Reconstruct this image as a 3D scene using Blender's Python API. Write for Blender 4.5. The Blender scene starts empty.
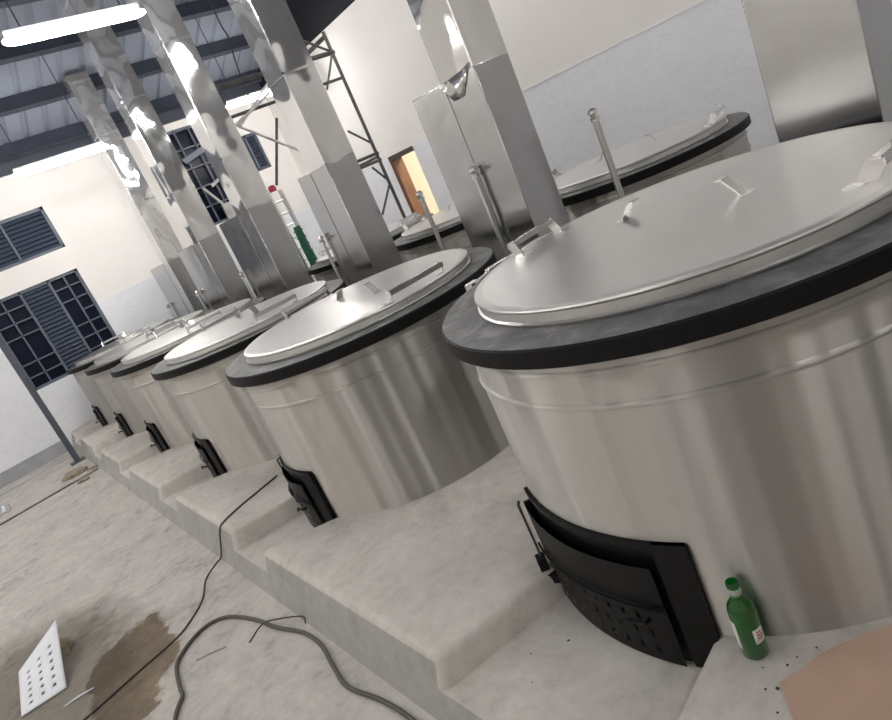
import bpy, bmesh, math, random
from mathutils import Vector, Matrix

random.seed(7)
S = bpy.context.scene
COL = S.collection
PI = math.pi

# ------------------------------------------------------------------ camera
cam_d = bpy.data.cameras.new('camera')
cam = bpy.data.objects.new('camera', cam_d)
COL.objects.link(cam)
cam_d.sensor_fit = 'HORIZONTAL'
cam_d.sensor_width = 36.0
cam_d.lens = 26.9465
cam_d.clip_start = 0.05
R_ = ((0.709423, -0.58382371, -0.39480233),
      (-0.48041932, 0.00927869, -0.87698984),
      (0.51567071, 0.81182743, -0.27389768))
right, down, fwd = (Vector(r) for r in R_)
m = Matrix((right, -down, -fwd)).transposed().to_4x4()
m.translation = Vector((0, 0, 1.55))
cam.matrix_world = m
S.camera = cam

# ------------------------------------------------------------------ view, world
S.view_settings.view_transform = 'Standard'
S.view_settings.look = 'None'
S.view_settings.exposure = 0.86
S.view_settings.gamma = 1.0
S.view_settings.use_curve_mapping = False
w = bpy.data.worlds.new('world')
S.world = w
w.use_nodes = True
w.node_tree.nodes['Background'].inputs[0].default_value = (0.02, 0.035, 0.08, 1)
w.node_tree.nodes['Background'].inputs[1].default_value = 0.6
TUBE_STRENGTH = 52.0
TUBE_COLOR = (1.0, 0.97, 0.94)

ZF = -0.25          # lower floor
YW = 12.1           # end wall
XR = 6.4            # right wall
XL = -4.6
YB = -4.2
RIDGE_Y, EAVE_Z, SLOPE = 4.0, 4.05, 0.36


# ------------------------------------------------------------------ materials
def nt(name):
    mt = bpy.data.materials.new(name)
    mt.use_nodes = True
    t = mt.node_tree
    return mt, t, t.nodes['Principled BSDF']


def add(t, typ, **kw):
    n = t.nodes.new(typ)
    for k, v in kw.items():
        setattr(n, k, v)
    return n


def coords(t, scale=(1, 1, 1), kind='Object'):
    tc = add(t, 'ShaderNodeTexCoord')
    mp = add(t, 'ShaderNodeMapping')
    mp.inputs['Scale'].default_value = scale
    t.links.new(tc.outputs[kind], mp.inputs[0])
    return mp.outputs[0]


def noise(t, vec, scale, detail=4, rough=0.55, dist=0.0):
    n = add(t, 'ShaderNodeTexNoise')
    n.inputs['Scale'].default_value = scale
    n.inputs['Detail'].default_value = detail
    n.inputs['Roughness'].default_value = rough
    n.inputs['Distortion'].default_value = dist
    t.links.new(vec, n.inputs['Vector'])
    return n.outputs['Fac']


def ramp(t, fac, stops):
    r = add(t, 'ShaderNodeValToRGB')
    e = r.color_ramp.elements
    while len(e) < len(stops):
        e.new(0.5)
    for el, (p, c) in zip(e, stops):
        el.position = p
        el.color = (*c, 1) if len(c) == 3 else c
    t.links.new(fac, r.inputs[0])
    return r.outputs[0]


def bump(t, bsdf, fac, strength, dist=0.01):
    b = add(t, 'ShaderNodeBump')
    b.inputs['Strength'].default_value = strength
    b.inputs['Distance'].default_value = dist
    t.links.new(fac, b.inputs['Height'])
    t.links.new(b.outputs[0], bsdf.inputs['Normal'])


def simple(name, col, rough=0.6, metal=0.0, nscale=None, var=0.15, bstr=0.0):
    mt, t, b = nt(name)
    b.inputs['Roughness'].default_value = rough
    b.inputs['Metallic'].default_value = metal
    if nscale:
        f = noise(t, coords(t), nscale)
        lo = tuple(c * (1 - var) for c in col)
        hi = tuple(min(1, c * (1 + var)) for c in col)
        t.links.new(ramp(t, f, [(0.3, lo), (0.7, hi)]), b.inputs['Base Color'])
        if bstr:
            bump(t, b, f, bstr)
    else:
        b.inputs['Base Color'].default_value = (*col, 1)
    return mt


def steel(name, col, rough, wav, wscale, stretch=(1, 1, 1), rvar=0.08, aniso=0.0):
    mt, t, b = nt(name)
    b.inputs['Metallic'].default_value = 1.0
    v = coords(t, stretch)
    f = noise(t, v, wscale, 0.6, 0.4)
    f2 = noise(t, coords(t, (stretch[0] * 2, stretch[1] * 2, stretch[2] * 2)), wscale * 2.3, 3)
    t.links.new(ramp(t, f2, [(0.25, tuple(c * 0.92 for c in col)), (0.75, col)]), b.inputs['Base Color'])
    mr = add(t, 'ShaderNodeMapRange')
    mr.inputs['To Min'].default_value = max(0.02, rough - rvar)
    mr.inputs['To Max'].default_value = rough + rvar
    t.links.new(f2, mr.inputs[0])
    t.links.new(mr.outputs[0], b.inputs['Roughness'])
    b.inputs['Anisotropic'].default_value = aniso
    if wav:
        bump(t, b, f, wav, 0.02)
    return mt


def brushed(name, col):
    """sheet rolled round a vat: fine horizontal brushing, so lamps smear into upright streaks"""
    mt, t, b = nt(name)
    b.inputs['Metallic'].default_value = 1.0
    b.inputs['Anisotropic'].default_value = 0.96
    b.inputs['Anisotropic Rotation'].default_value = 0.25
    tg = add(t, 'ShaderNodeTangent', direction_type='RADIAL', axis='Z')
    t.links.new(tg.outputs[0], b.inputs['Tangent'])
    f = noise(t, coords(t, (1, 1, 0.03)), 3.4, 2.0, 0.55)
    f2 = noise(t, coords(t, (1, 1, 0.1)), 9, 4, 0.6)
    t.links.new(ramp(t, f2, [(0.25, tuple(c * 0.9 for c in col)), (0.75, col)]), b.inputs['Base Color'])
    b.inputs['Roughness'].default_value = 0.5
    bump(t, b, f, 1.0, 0.065)
    return mt


M = {}
M['body'] = brushed('body_steel', (0.58, 0.563, 0.53))
M['lid'] = steel('lid_steel', (0.74, 0.73, 0.715), 0.34, 0.08, 4.0, (1, 3, 1), 0.07)
M['lid_edge'] = steel('lid_edge_steel', (0.68, 0.67, 0.65), 0.40, 0.02, 9.0)
M['duct'] = steel('duct_steel', (0.76, 0.76, 0.757), 0.06, 0.85, 3.4, (1, 1, 0.7), 0.02)
M['duct'].node_tree.nodes['Principled BSDF'].inputs['Metallic'].default_value = 0.80
M['duct_box'] = steel('duct_box_steel', (0.50, 0.50, 0.50), 0.22, 0.5, 2.6, (1, 1, 1), 0.06)
M['bright'] = steel('bright_steel', (0.84, 0.83, 0.82), 0.22, 0.1, 12.0)
M['pipe'] = steel('galvanised_pipe', (0.62, 0.63, 0.63), 0.38, 0.1, 20.0)
M['black_side'] = simple('black_paint', (0.004, 0.004, 0.0045), 0.55, 0.0, 30, 0.3)
M['fire_black'] = simple('blackened_iron', (0.0045, 0.0045, 0.005), 0.45, 0.0, 18, 0.35, 0.15)
M['holes'] = simple('soot_hole', (0.002, 0.002, 0.002), 0.9)


def rim_top():
    mt, t, b = nt('dusty_rim_iron')
    f = noise(t, coords(t), 9, 7, 0.65, 0.6)
    t.links.new(ramp(t, f, [(0.32, (0.07, 0.07, 0.072)), (0.5, (0.14, 0.14, 0.142)), (0.7, (0.25, 0.248, 0.243))]), b.inputs['Base Color'])
    b.inputs['Roughness'].default_value = 0.55
    b.inputs['Metallic'].default_value = 0.4
    bump(t, b, f, 0.15)
    return mt


M['rim_top'] = rim_top()
for k in ('black_side', 'fire_black'):
    M[k].node_tree.nodes['Principled BSDF'].inputs['Specular IOR Level'].default_value = 0.22


def concrete(name, base, dark, light, stain=None):
    mt, t, b = nt(name)
    v = coords(t, (1, 1, 1), 'Object')
    f = noise(t, v, 3.0, 9, 0.68, 0.7)
    g = noise(t, v, 16, 6, 0.7)
    mx = add(t, 'ShaderNodeMath', operation='MULTIPLY_ADD')
    mx.inputs[1].default_value = 0.45
    t.links.new(g, mx.inputs[0])
    ad = add(t, 'ShaderNodeMath', operation='MULTIPLY')
    ad.inputs[1].default_value = 0.62
    t.links.new(f, ad.inputs[0])
    t.links.new(ad.outputs[0], mx.inputs[2])
    c = ramp(t, mx.outputs[0], [(0.36, dark), (0.5, base), (0.68, light)])
    if stain:
        # brown damp patch with an edge of its own, and a grey muddy patch beside it
        tc = add(t, 'ShaderNodeTexCoord')
        for (cx, cy, rx, ry, rot, colr, soft) in stain:
            mp = add(t, 'ShaderNodeMapping', vector_type='TEXTURE')
            mp.inputs['Location'].default_value = (cx, cy, 0)
            mp.inputs['Rotation'].default_value = (0, 0, rot)
            mp.inputs['Scale'].default_value = (rx, ry, 1)
            t.links.new(tc.outputs['Object'], mp.inputs[0])
            sp = add(t, 'ShaderNodeSeparateXYZ')
            t.links.new(mp.outputs[0], sp.inputs[0])
            cb = add(t, 'ShaderNodeCombineXYZ')
            t.links.new(sp.outputs[0], cb.inputs[0])
            t.links.new(sp.outputs[1], cb.inputs[1])
            ln = add(t, 'ShaderNodeVectorMath', operation='LENGTH')
            t.links.new(cb.outputs[0], ln.inputs[0])
            nn = noise(t, tc.outputs['Object'], 5, 6, 0.6)
            a2 = add(t, 'ShaderNodeMath', operation='ADD')
            t.links.new(ln.outputs['Value'], a2.inputs[0])
            t.links.new(nn, a2.inputs[1])
            mr = add(t, 'ShaderNodeMapRange')
            mr.inputs['From Min'].default_value = 1.5 + soft
            mr.inputs['From Max'].default_value = 1.5 - soft
            t.links.new(a2.outputs[0], mr.inputs[0])
            mm = add(t, 'ShaderNodeMix', data_type='RGBA')
            t.links.new(mr.outputs[0], mm.inputs['Factor'])
            t.links.new(c, mm.inputs['A'])
            mm2 = add(t, 'ShaderNodeMix', data_type='RGBA', blend_type='MULTIPLY')
            mm2.inputs['Factor'].default_value = 1
            t.links.new(c, mm2.inputs['A'])
            mm2.inputs['B'].default_value = (*colr, 1)
            t.links.new(mm2.outputs['Result'], mm.inputs['B'])
            c = mm.outputs['Result']
    t.links.new(c, b.inputs['Base Color'])
    b.inputs['Roughness'].default_value = 0.85
    bump(t, b, mx.outputs[0], 0.35, 0.02)
    return mt


M['floor'] = concrete('dusty_screed', (0.475, 0.447, 0.41), (0.26, 0.243, 0.22), (0.60, 0.57, 0.525),
                      stain=[(-0.55, 4.55, 0.55, 0.95, 0.1, (0.42, 0.40, 0.36), 0.28),
                             (-0.14, 3.98, 0.24, 0.5, -0.15, (0.45, 0.37, 0.28), 0.05)])
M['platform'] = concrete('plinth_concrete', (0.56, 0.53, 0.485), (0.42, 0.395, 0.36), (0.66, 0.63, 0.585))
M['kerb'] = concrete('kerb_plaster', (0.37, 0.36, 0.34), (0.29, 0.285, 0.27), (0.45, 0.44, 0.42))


def wall_mat(name, zsplit, slope_y=0.0, y0=0.0, upper=(0.84, 0.815, 0.785), lower=(0.79, 0.805, 0.84)):
    """painted plaster above, pale veined marble-look tiles below a fixed height"""
    mt, t, b = nt(name)
    tc = add(t, 'ShaderNodeTexCoord')
    sp = add(t, 'ShaderNodeSeparateXYZ')
    t.links.new(tc.outputs['Object'], sp.inputs[0])
    f = noise(t, coords(t, (1, 1, 2.2)), 2.2, 8, 0.7, 1.4)
    veins = ramp(t, f, [(0.47, lower), (0.495, tuple(c * 0.91 for c in lower)), (0.515, lower)])
    g = noise(t, coords(t), 1.1, 4)
    up = ramp(t, g, [(0.3, tuple(c * 0.96 for c in upper)), (0.7, upper)])
    zz = add(t, 'ShaderNodeMath', operation='MULTIPLY_ADD')
    zz.inputs[1].default_value = slope_y
    t.links.new(sp.outputs[1], zz.inputs[0])
    t.links.new(sp.outputs[2], zz.inputs[2])
    gt = add(t, 'ShaderNodeMath', operation='GREATER_THAN')
    gt.inputs[1].default_value = zsplit
    t.links.new(zz.outputs[0], gt.inputs[0])
    mx = add(t, 'ShaderNodeMix', data_type='RGBA')
    t.links.new(gt.outputs[0], mx.inputs['Factor'])
    t.links.new(veins, mx.inputs['A'])
    t.links.new(up, mx.inputs['B'])
    t.links.new(mx.outputs['Result'], b.inputs['Base Color'])
    rr = add(t, 'ShaderNodeMapRange')
    rr.inputs['To Min'].default_value = 0.3
    rr.inputs['To Max'].default_value = 0.75
    t.links.new(gt.outputs[0], rr.inputs[0])
    t.links.new(rr.outputs[0], b.inputs['Roughness'])
    return mt


M['wall_end'] = wall_mat('end_wall_finish', 1.65)
M['wall_side'] = wall_mat('side_wall_finish', 1.83, 0.0)
M['plaster'] = simple('cream_plaster', (0.76, 0.73, 0.69), 0.8, 0, 2, 0.04)
M['skirting'] = simple('grey_skirting', (0.34, 0.35, 0.36), 0.7, 0, 6, 0.12)
M['tile_edge'] = simple('white_tile_edge', (0.85, 0.86, 0.88), 0.4)
M['ledge'] = simple('cement_ledge', (0.42, 0.41, 0.40), 0.85, 0, 7, 0.2)
M['roof'] = simple('roof_sheet', (0.22, 0.245, 0.30), 0.5, 0.0, 1.5, 0.08)
M['purlin'] = simple('purlin_paint', (0.03, 0.037, 0.055), 0.6, 0, 3, 0.15)
M['gable'] = simple('dark_gable_sheet', (0.004, 0.005, 0.011), 0.8)
M['frame'] = simple('window_steel', (0.10, 0.12, 0.16), 0.5)
M['louvre'] = simple('louvre_blade', (0.055, 0.07, 0.105), 0.45)
M['night_glass'] = simple('dark_window_glass', (0.006, 0.009, 0.022), 0.3)
M['night_glass'].node_tree.nodes['Principled BSDF'].inputs['Specular IOR Level'].default_value = 0.12
M['scaffold'] = simple('scaffold_tube', (0.09, 0.088, 0.085), 0.5, 0.5, 8, 0.3)
M['scaffold_light'] = simple('pale_scaffold_tube', (0.62, 0.61, 0.59), 0.45, 0.3, 8, 0.2)
M['wood'] = simple('brown_timber', (0.12, 0.048, 0.02), 0.55, 0, 5, 0.25)
M['dark_wood'] = simple('dark_lintel', (0.06, 0.045, 0.04), 0.6)
M['cable'] = simple('grey_cable', (0.085, 0.075, 0.065), 0.6)
M['thin_cable'] = simple('thin_dark_cable', (0.04, 0.038, 0.036), 0.6)
M['board'] = simple('tan_board', (0.58, 0.41, 0.31), 0.7, 0, 6, 0.08)
M['white_sheet'] = simple('white_painted_sheet', (0.74, 0.76, 0.80), 0.45, 0, 4, 0.04)
M['post'] = simple('grey_steel_post', (0.09, 0.10, 0.125), 0.5, 0.3, 6, 0.2)
M['green_mesh'] = simple('green_plastic', (0.02, 0.13, 0.075), 0.6)
M['red'] = simple('red_plastic', (0.45, 0.03, 0.08), 0.5)
M['dark_plastic'] = simple('dark_board', (0.03, 0.032, 0.04), 0.6)
M['rubble'] = simple('brown_rubble', (0.30, 0.25, 0.19), 0.95, 0, 25, 0.35, 0.3)
M['white_label'] = simple('white_label', (0.72, 0.72, 0.68), 0.6)
M['red_label'] = simple('red_label_mark', (0.42, 0.10, 0.08), 0.6)
M['lamp_body'] = simple('white_lamp_housing', (0.8, 0.8, 0.8), 0.5)


def tube_mat():
    mt = bpy.data.materials.new('lit_tube')
    mt.use_nodes = True
    t = mt.node_tree
    t.nodes.remove(t.nodes['Principled BSDF'])
    e = add(t, 'ShaderNodeEmission')
    e.inputs[0].default_value = (*TUBE_COLOR, 1)
    e.inputs[1].default_value = TUBE_STRENGTH
    t.links.new(e.outputs[0], t.nodes['Material Output'].inputs[0])
    return mt


M['tube'] = tube_mat()


def glass_mat():
    mt, t, b = nt('green_bottle_glass')
    b.inputs['Base Color'].default_value = (0.012, 0.36, 0.035, 1)
    b.inputs['Roughness'].default_value = 0.02
    b.inputs['IOR'].default_value = 1.5
    b.inputs['Transmission Weight'].default_value = 0.85
    b.inputs['Coat Weight'].default_value = 0.4
    b.inputs['Coat Roughness'].default_value = 0.03
    return mt


M['glass'] = glass_mat()


# ------------------------------------------------------------------ mesh helpers
class MB:
    def __init__(self):
        self.bm = bmesh.new()

    def box(self, x0, x1, y0, y1, z0, z1, mi=0, mat=None):
        vs = [self.bm.verts.new(p) for p in ((x0, y0, z0), (x1, y0, z0), (x1, y1, z0), (x0, y1, z0),
                                             (x0, y0, z1), (x1, y0, z1), (x1, y1, z1), (x0, y1, z1))]
        if mat:
            for v in vs:
                v.co = mat @ v.co
        for f in ((3, 2, 1, 0), (4, 5, 6, 7), (0, 1, 5, 4), (1, 2, 6, 5), (2, 3, 7, 6), (3, 0, 4, 7)):
            self.bm.faces.new([vs[i] for i in f]).material_index = mi
        return self

    def bar(self, a, b, wx, wz, up=(0, 0, 1), mi=0):
        a, b, up = Vector(a), Vector(b), Vector(up)
        d = (b - a)
        L = d.length
        d.normalize()
        if abs(d.dot(up)) > 0.98:
            up = Vector((1, 0, 0))
        s = d.cross(up).normalized()
        u = s.cross(d).normalized()
        mt = Matrix((s, d, u)).transposed().to_4x4()
        mt.translation = a
        return self.box(-wx / 2, wx / 2, 0, L, -wz / 2, wz / 2, mi, mt)

    def tube(self, pts, r, n=10, caps=True, mi=0, close=False):
        pts = [Vector(p) for p in pts]
        rings = []
        pd = None
        N = len(pts)
        ref = None
        for i, p in enumerate(pts):
            if close:
                d = pts[(i + 1) % N] - pts[i - 1]
            else:
                d = pts[min(i + 1, N - 1)] - pts[max(i - 1, 0)]
            d.normalize()
            if ref is None:
                ref = Vector((0, 0, 1)) if abs(d.z) < 0.9 else Vector((1, 0, 0))
                s = d.cross(ref).normalized()
            else:
                s = (s - d * s.dot(d)).normalized()
            u = d.cross(s)
            rr = r[i] if isinstance(r, (list, tuple)) else r
            rings.append([self.bm.verts.new(p + (s * math.cos(2 * PI * k / n) + u * math.sin(2 * PI * k / n)) * rr) for k in range(n)])
        for i in range(N if close else N - 1):
            A, B = rings[i], rings[(i + 1) % N]
            for k in range(n):
                f = self.bm.faces.new((A[k], A[(k + 1) % n], B[(k + 1) % n], B[k]))
                f.smooth = True
                f.material_index = mi
        if caps and not close:
            self.bm.faces.new(rings[0][::-1]).material_index = mi
            self.bm.faces.new(rings[-1]).material_index = mi
        return self

    def lathe(self, prof, n=96, c=(0, 0, 0), mis=None, smooth=True, jitter=None):
        """prof: (r, z) list; r=0 gives a pole"""
        rings = []
        for (r, z) in prof:
            if r < 1e-6:
                rings.append([self.bm.verts.new((c[0], c[1], c[2] + z))])
            else:
                rings.append([self.bm.verts.new((c[0] + (r + (jitter(k, r, z) if jitter else 0)) * math.cos(2 * PI * k / n),
                                                 c[1] + (r + (jitter(k, r, z) if jitter else 0)) * math.sin(2 * PI * k / n), c[2] + z)) for k in range(n)])
        for i in range(len(rings) - 1):
            A, B = rings[i], rings[i + 1]
            mi = mis[i] if mis else 0
            for k in range(n):
                k2 = (k + 1) % n
                if len(A) == 1 and len(B) == 1:
                    continue
                if len(A) == 1:
                    f = self.bm.faces.new((A[0], B[k2], B[k]))
                elif len(B) == 1:
                    f = self.bm.faces.new((A[k], A[k2], B[0]))
                else:
                    f = self.bm.faces.new((A[k], A[k2], B[k2], B[k]))
                f.smooth = smooth
                f.material_index = mi
        return self

    def mesh(self, name, mats, autosmooth=None, bevel=None):
        bm = self.bm
        bmesh.ops.remove_doubles(bm, verts=bm.verts, dist=1e-6)
        bmesh.ops.recalc_face_normals(bm, faces=bm.faces)
        me = bpy.data.meshes.new(name)
        bm.to_mesh(me)
        bm.free()
        for mt in (mats if isinstance(mats, (list, tuple)) else [mats]):
            me.materials.append(mt)
        if autosmooth is not None:
            try:
                me.set_sharp_from_angle(angle=math.radians(autosmooth))
            except Exception:
                pass
        return me

    def obj(self, name, mats, parent=None, autosmooth=35, bevel=None):
        return link(name, self.mesh(name, mats, autosmooth), parent, bevel)


def link(name, me, parent=None, bevel=None, loc=None):
    o = bpy.data.objects.new(name, me)
    COL.objects.link(o)
    if parent:
        o.parent = parent
    if loc:
        o.location = loc
    if bevel:
        md = o.modifiers.new('bevel', 'BEVEL')
        md.width = bevel
        md.segments = 2
        md.limit_method = 'ANGLE'
    return o


def tag(o, label, cat, group=None):
    o['label'] = label
    o['category'] = cat
    if group:
        o['group'] = group
    return o


def thing(name, label, cat, loc=(0, 0, 0), group=None, rz=0):
    o = bpy.data.objects.new(name, None)
    COL.objects.link(o)
    o.location = loc
    o.rotation_euler = (0, 0, rz)
    o.empty_display_size = 0.1
    return tag(o, label, cat, group)


def struct(o):
    o['kind'] = 'structure'
    return o


def spline(pts, n=8):
    """Catmull-Rom through pts"""
    P = [Vector(p) for p in pts]
    P = [P[0] * 2 - P[1]] + P + [P[-1] * 2 - P[-2]]
    out = []
    for i in range(1, len(P) - 2):
        for k in range(n):
            t = k / n
            a, b, c, d = P[i - 1], P[i], P[i + 1], P[i + 2]
            out.append(0.5 * ((2 * b) + (c - a) * t + (2 * a - 5 * b + 4 * c - d) * t * t + (3 * b - a - 3 * c + d) * t ** 3))
    out.append(P[-2])
    return out


def roof_z(y):
    return EAVE_Z + SLOPE * (YW - y) if y > RIDGE_Y else EAVE_Z + SLOPE * (YW - RIDGE_Y) - SLOPE * (RIDGE_Y - y)


# ------------------------------------------------------------------ cookers' places
#         cx    cy    body r  rim r   lid r  rim z
COOK = [(1.985, 1.39, 0.845, 0.905, 0.752, 1.000),
        (1.875, 3.60, 0.825, 0.875, 0.728, 0.930),
        (1.885, 5.56, 0.825, 0.875, 0.732, 0.930),
        (1.885, 7.42, 0.825, 0.875, 0.732, 0.930),
        (1.885, 9.22, 0.825, 0.875, 0.732, 0.930),
        (1.885, 11.05, 0.825, 0.875, 0.732, 0.930)]

# ------------------------------------------------------------------ shell
b = MB()
b.box(XL, XR, YB, YW, ZF - 0.1, ZF)
o = struct(b.obj('floor', M['floor']))

# raised hearth platform with a stoking pit cut in front of each fire door
XK = 0.69


def plat_outline():
    pts = [(XR - 0.01, -3.0), (XK, -3.0)]
    for cx, cy, rb, rr, rl, zr in COOK:
        ra = rb - 0.012
        near = cy < 2
        ya, yb = (cy - 0.25, cy + 0.42) if near else (cy - 0.20, cy + 0.44)
        yo, yp = (cy - 0.33, cy + 0.54) if near else (cy + 0.06, cy + 0.57)
        pts.append((XK, yo))
        a0 = math.atan2(ya - cy, -math.sqrt(ra * ra - (ya - cy) ** 2))
        a1 = math.atan2(yb - cy, -math.sqrt(ra * ra - (yb - cy) ** 2))
        a0 %= 2 * PI
        for k in range(13):
            a = a0 + (a1 - a0) * k / 12
            pts.append((cx + ra * math.cos(a), cy + ra * math.sin(a)))
        pts.append((XK, yp))
    pts += [(XK, YW - 0.02), (XR - 0.01, YW - 0.02)]
    return pts


def prism(pts, z0, z1, front=None):
    """front: x offset applied at the bottom to points standing on the kerb line (battered face)"""
    bm = bmesh.new()
    top = [bm.verts.new((x, y, z1)) for x, y in pts]
    bot = [bm.verts.new((x - (front if front and abs(x - XK) < 1e-4 else 0), y, z0)) for x, y in pts]
    n = len(pts)
    side = []
    for i in range(n):
        j = (i + 1) % n
        side.append(bm.faces.new((top[i], top[j], bot[j], bot[i])))
    es = [e for e in bm.edges if e.verts[0] in top and e.verts[1] in top]
    bmesh.ops.triangle_fill(bm, edges=es, use_beauty=True, normal=(0, 0, 1))
    return bm, side


PIT = -0.125
bm, side = prism(plat_outline(), PIT, 0.0, 0.045)
mb = MB()
mb.bm.free()
mb.bm = bm
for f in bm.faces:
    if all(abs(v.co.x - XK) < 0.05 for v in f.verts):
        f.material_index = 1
bm.normal_update()
es = [e for e in bm.edges if len(e.link_faces) == 2 and e.verts[0].co.x < 1.6 and
      ((abs(e.verts[0].co.z) < 1e-5 and abs(e.verts[1].co.z) < 1e-5 and any(abs(f.normal.z) < 0.5 for f in e.link_faces) and
        any(v.co.x < XK + 0.01 for v in e.verts)) or
       (abs(e.verts[0].co.z - e.verts[1].co.z) > 0.05 and all(v.co.x < XK + 0.01 for v in e.verts)))]
bmesh.ops.bevel(bm, geom=es, offset=0.032, segments=3, profile=0.5, affect='EDGES', clamp_overlap=True)
plat = struct(mb.obj('hearth_platform', [M['platform'], M['kerb']]))
# lower course under it: the pit floors and the battered kerb
bm = bmesh.new()
x0t, x0b = XK - 0.045, XK - 0.09
v = [bm.verts.new(p) for p in ((x0t, -3, PIT), (XR - .01, -3, PIT), (XR - .01, YW - .02, PIT), (x0t, YW - .02, PIT),
                               (x0b, -3, ZF), (XR - .01, -3, ZF), (XR - .01, YW - .02, ZF), (x0b, YW - .02, ZF))]
for q in ((0, 1, 2, 3), (0, 4, 5, 1), (1, 5, 6, 2), (2, 6, 7, 3), (3, 7, 4, 0)):
    f = bm.faces.new([v[i] for i in q])
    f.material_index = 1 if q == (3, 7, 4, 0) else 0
mb = MB()
mb.bm.free()
mb.bm = bm
struct(mb.obj('kerb_course', [M['platform'], M['kerb']]))

# end wall with window openings kept as applied steel windows in reveals
WIN1 = (0.58, 2.02, 0.80, 2.25)
UP1 = (0.10, 2.05, 2.61, 3.29)
WIN3 = (4.25, 5.32, 2.02, 3.74)
UP2 = (5.46, 5.92, 2.60, 3.28)


def wall_with_holes(axis, pos, thick, u0, u1, z0, z1, holes):
    """grid of boxes round rectangular holes; axis 'y' -> wall in XZ, 'x' -> wall in YZ"""
    us = sorted({u0, u1, *[h[0] for h in holes], *[h[1] for h in holes]})
    zs = sorted({z0, z1, *[h[2] for h in holes], *[h[3] for h in holes]})
    mb = MB()
    for i in range(len(us) - 1):
        for j in range(len(zs) - 1):
            uc, zc = (us[i] + us[i + 1]) / 2, (zs[j] + zs[j + 1]) / 2
            if any(h[0] < uc < h[1] and h[2] < zc < h[3] for h in holes):
                continue
            if axis == 'y':
                mb.box(us[i], us[i + 1], pos, pos + thick, zs[j], zs[j + 1])
            else:
                mb.box(pos, pos + thick, us[i], us[i + 1], zs[j], zs[j + 1])
    bmesh.ops.remove_doubles(mb.bm, verts=mb.bm.verts, dist=1e-5)
    dup = {}
    for f in list(mb.bm.faces):
        key = tuple(sorted(v.index for v in f.verts))
    mb.bm.verts.index_update()
    for f in list(mb.bm.faces):
        key = tuple(sorted(v.index for v in f.verts))
        dup.setdefault(key, []).append(f)
    for fs in dup.values():
        if len(fs) > 1:
            bmesh.ops.delete(mb.bm, geom=fs, context='FACES_ONLY')
    return mb


struct(wall_with_holes('y', YW, 0.2, XL, XR + 0.2, ZF, EAVE_Z, [WIN1, UP1, WIN3, UP2]).obj('wall_back', M['wall_end']))
DOOR = (8.47, 9.16, 0.0, 1.82)
WALLR_Z = 3.93
struct(wall_with_holes('x', XR, 0.2, YB, YW, ZF, WALLR_Z, [DOOR]).obj('wall_right', M['wall_side']))
struct(MB().box(XL - 0.2, XL, YB, YW, ZF, 4.2).obj('wall_left', M['plaster']))
struct(MB().box(XL - 0.2, XR + 0.2, YB - 0.2, YB, ZF, 4.2).obj('wall_front', M['plaster']))
# dark sheeted gables above the side walls
for nm, x, zb in (('trim_1', XR + 0.02, WALLR_Z), ('trim_2', XL - 0.15, 4.2)):
    bm = bmesh.new()
    prof = [(YB, zb), (YW, zb), (YW, roof_z(YW) + 0.1), (RIDGE_Y, roof_z(RIDGE_Y) + 0.1), (YB, roof_z(YB) + 0.1)]
    A = [bm.verts.new((x, y, z)) for y, z in prof]
    B = [bm.verts.new((x + 0.1, y, z)) for y, z in prof]
    bm.faces.new(A)
    bm.faces.new(B[::-1])
    for i in range(5):
        bm.faces.new((A[i], A[(i + 1) % 5], B[(i + 1) % 5], B[i]))
    mb = MB()
    mb.bm.free()
    mb.bm = bm
    struct(mb.obj(nm, M['gable']))

# roof: trapezoidal sheets on two slopes
bm = bmesh.new()
pitch, rib, h = 0.30, 0.05, 0.035
xs = []
x = XL - 0.2
while x < XR + 0.3:
    xs += [(x, 0), (x + pitch - rib * 2, 0), (x + pitch - rib * 1.5, h), (x + pitch - rib * 0.5, h)]
    x += pitch
rows = []
for y in (YW + 0.2, RIDGE_Y, YB - 0.2):
    z = roof_z(min(y, YW)) - (SLOPE * 0.2 if y > YW else 0)
    rows.append([bm.verts.new((xx, y, z + 0.14 + hh)) for xx, hh in xs])
for r0, r1 in zip(rows, rows[1:]):
    for i in range(len(xs) - 1):
        bm.faces.new((r0[i], r0[i + 1], r1[i + 1], r1[i]))
mb = MB()
mb.bm.free()
mb.bm = bm
struct(mb.obj('ceiling', M['roof'], autosmooth=1))

# purlins under the sheets, each one a beam of its own
py = [11.95, 10.98, 10.05, 9.20, 8.3, 7.4, 6.5, 5.6, 4.7, 3.6, 2.4, 1.2, 0.0, -1.4, -2.8]
for y in py:
    z = roof_z(y) + 0.13
    ang = -math.atan(SLOPE) if y > RIDGE_Y else math.atan(SLOPE)
    mt = Matrix.Translation((0, y, z)) @ Matrix.Rotation(ang, 4, 'X')
    mb = MB()
    mb.box(XL, XR, -0.035, 0.035, -0.20, 0.0, 0, mt)
    mb.box(XL, XR, -0.035, 0.06, -0.205, -0.19, 0, mt)
    o = struct(mb.obj('trim_purlin', M['purlin']))
# wall plate beam on the end wall
struct(MB().box(XL, XR, YW - 0.06, YW + 0.001, 3.86, EAVE_Z + 0.12).obj('trim_3', M['purlin']))

# skirting, ledge and drain groove at the end wall
struct(MB().box(XL, XK - 0.11, YW - 0.03, YW, ZF, -0.05).obj('baseboard_back', M['skirting']))
struct(MB().box(XL, XK - 0.11, 9.55, 9.62, ZF, ZF + 0.012).obj('trim_4', M['ledge']))
struct(MB().box(XL, XK - 0.11, 9.50, 9.55, ZF, ZF + 0.004).obj('trim_5', M['gable']))
struct(MB().box(XL, XK - 0.11, 11.42, 11.5, ZF, ZF + 0.006).obj('trim_6', M['skirting']))

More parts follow.
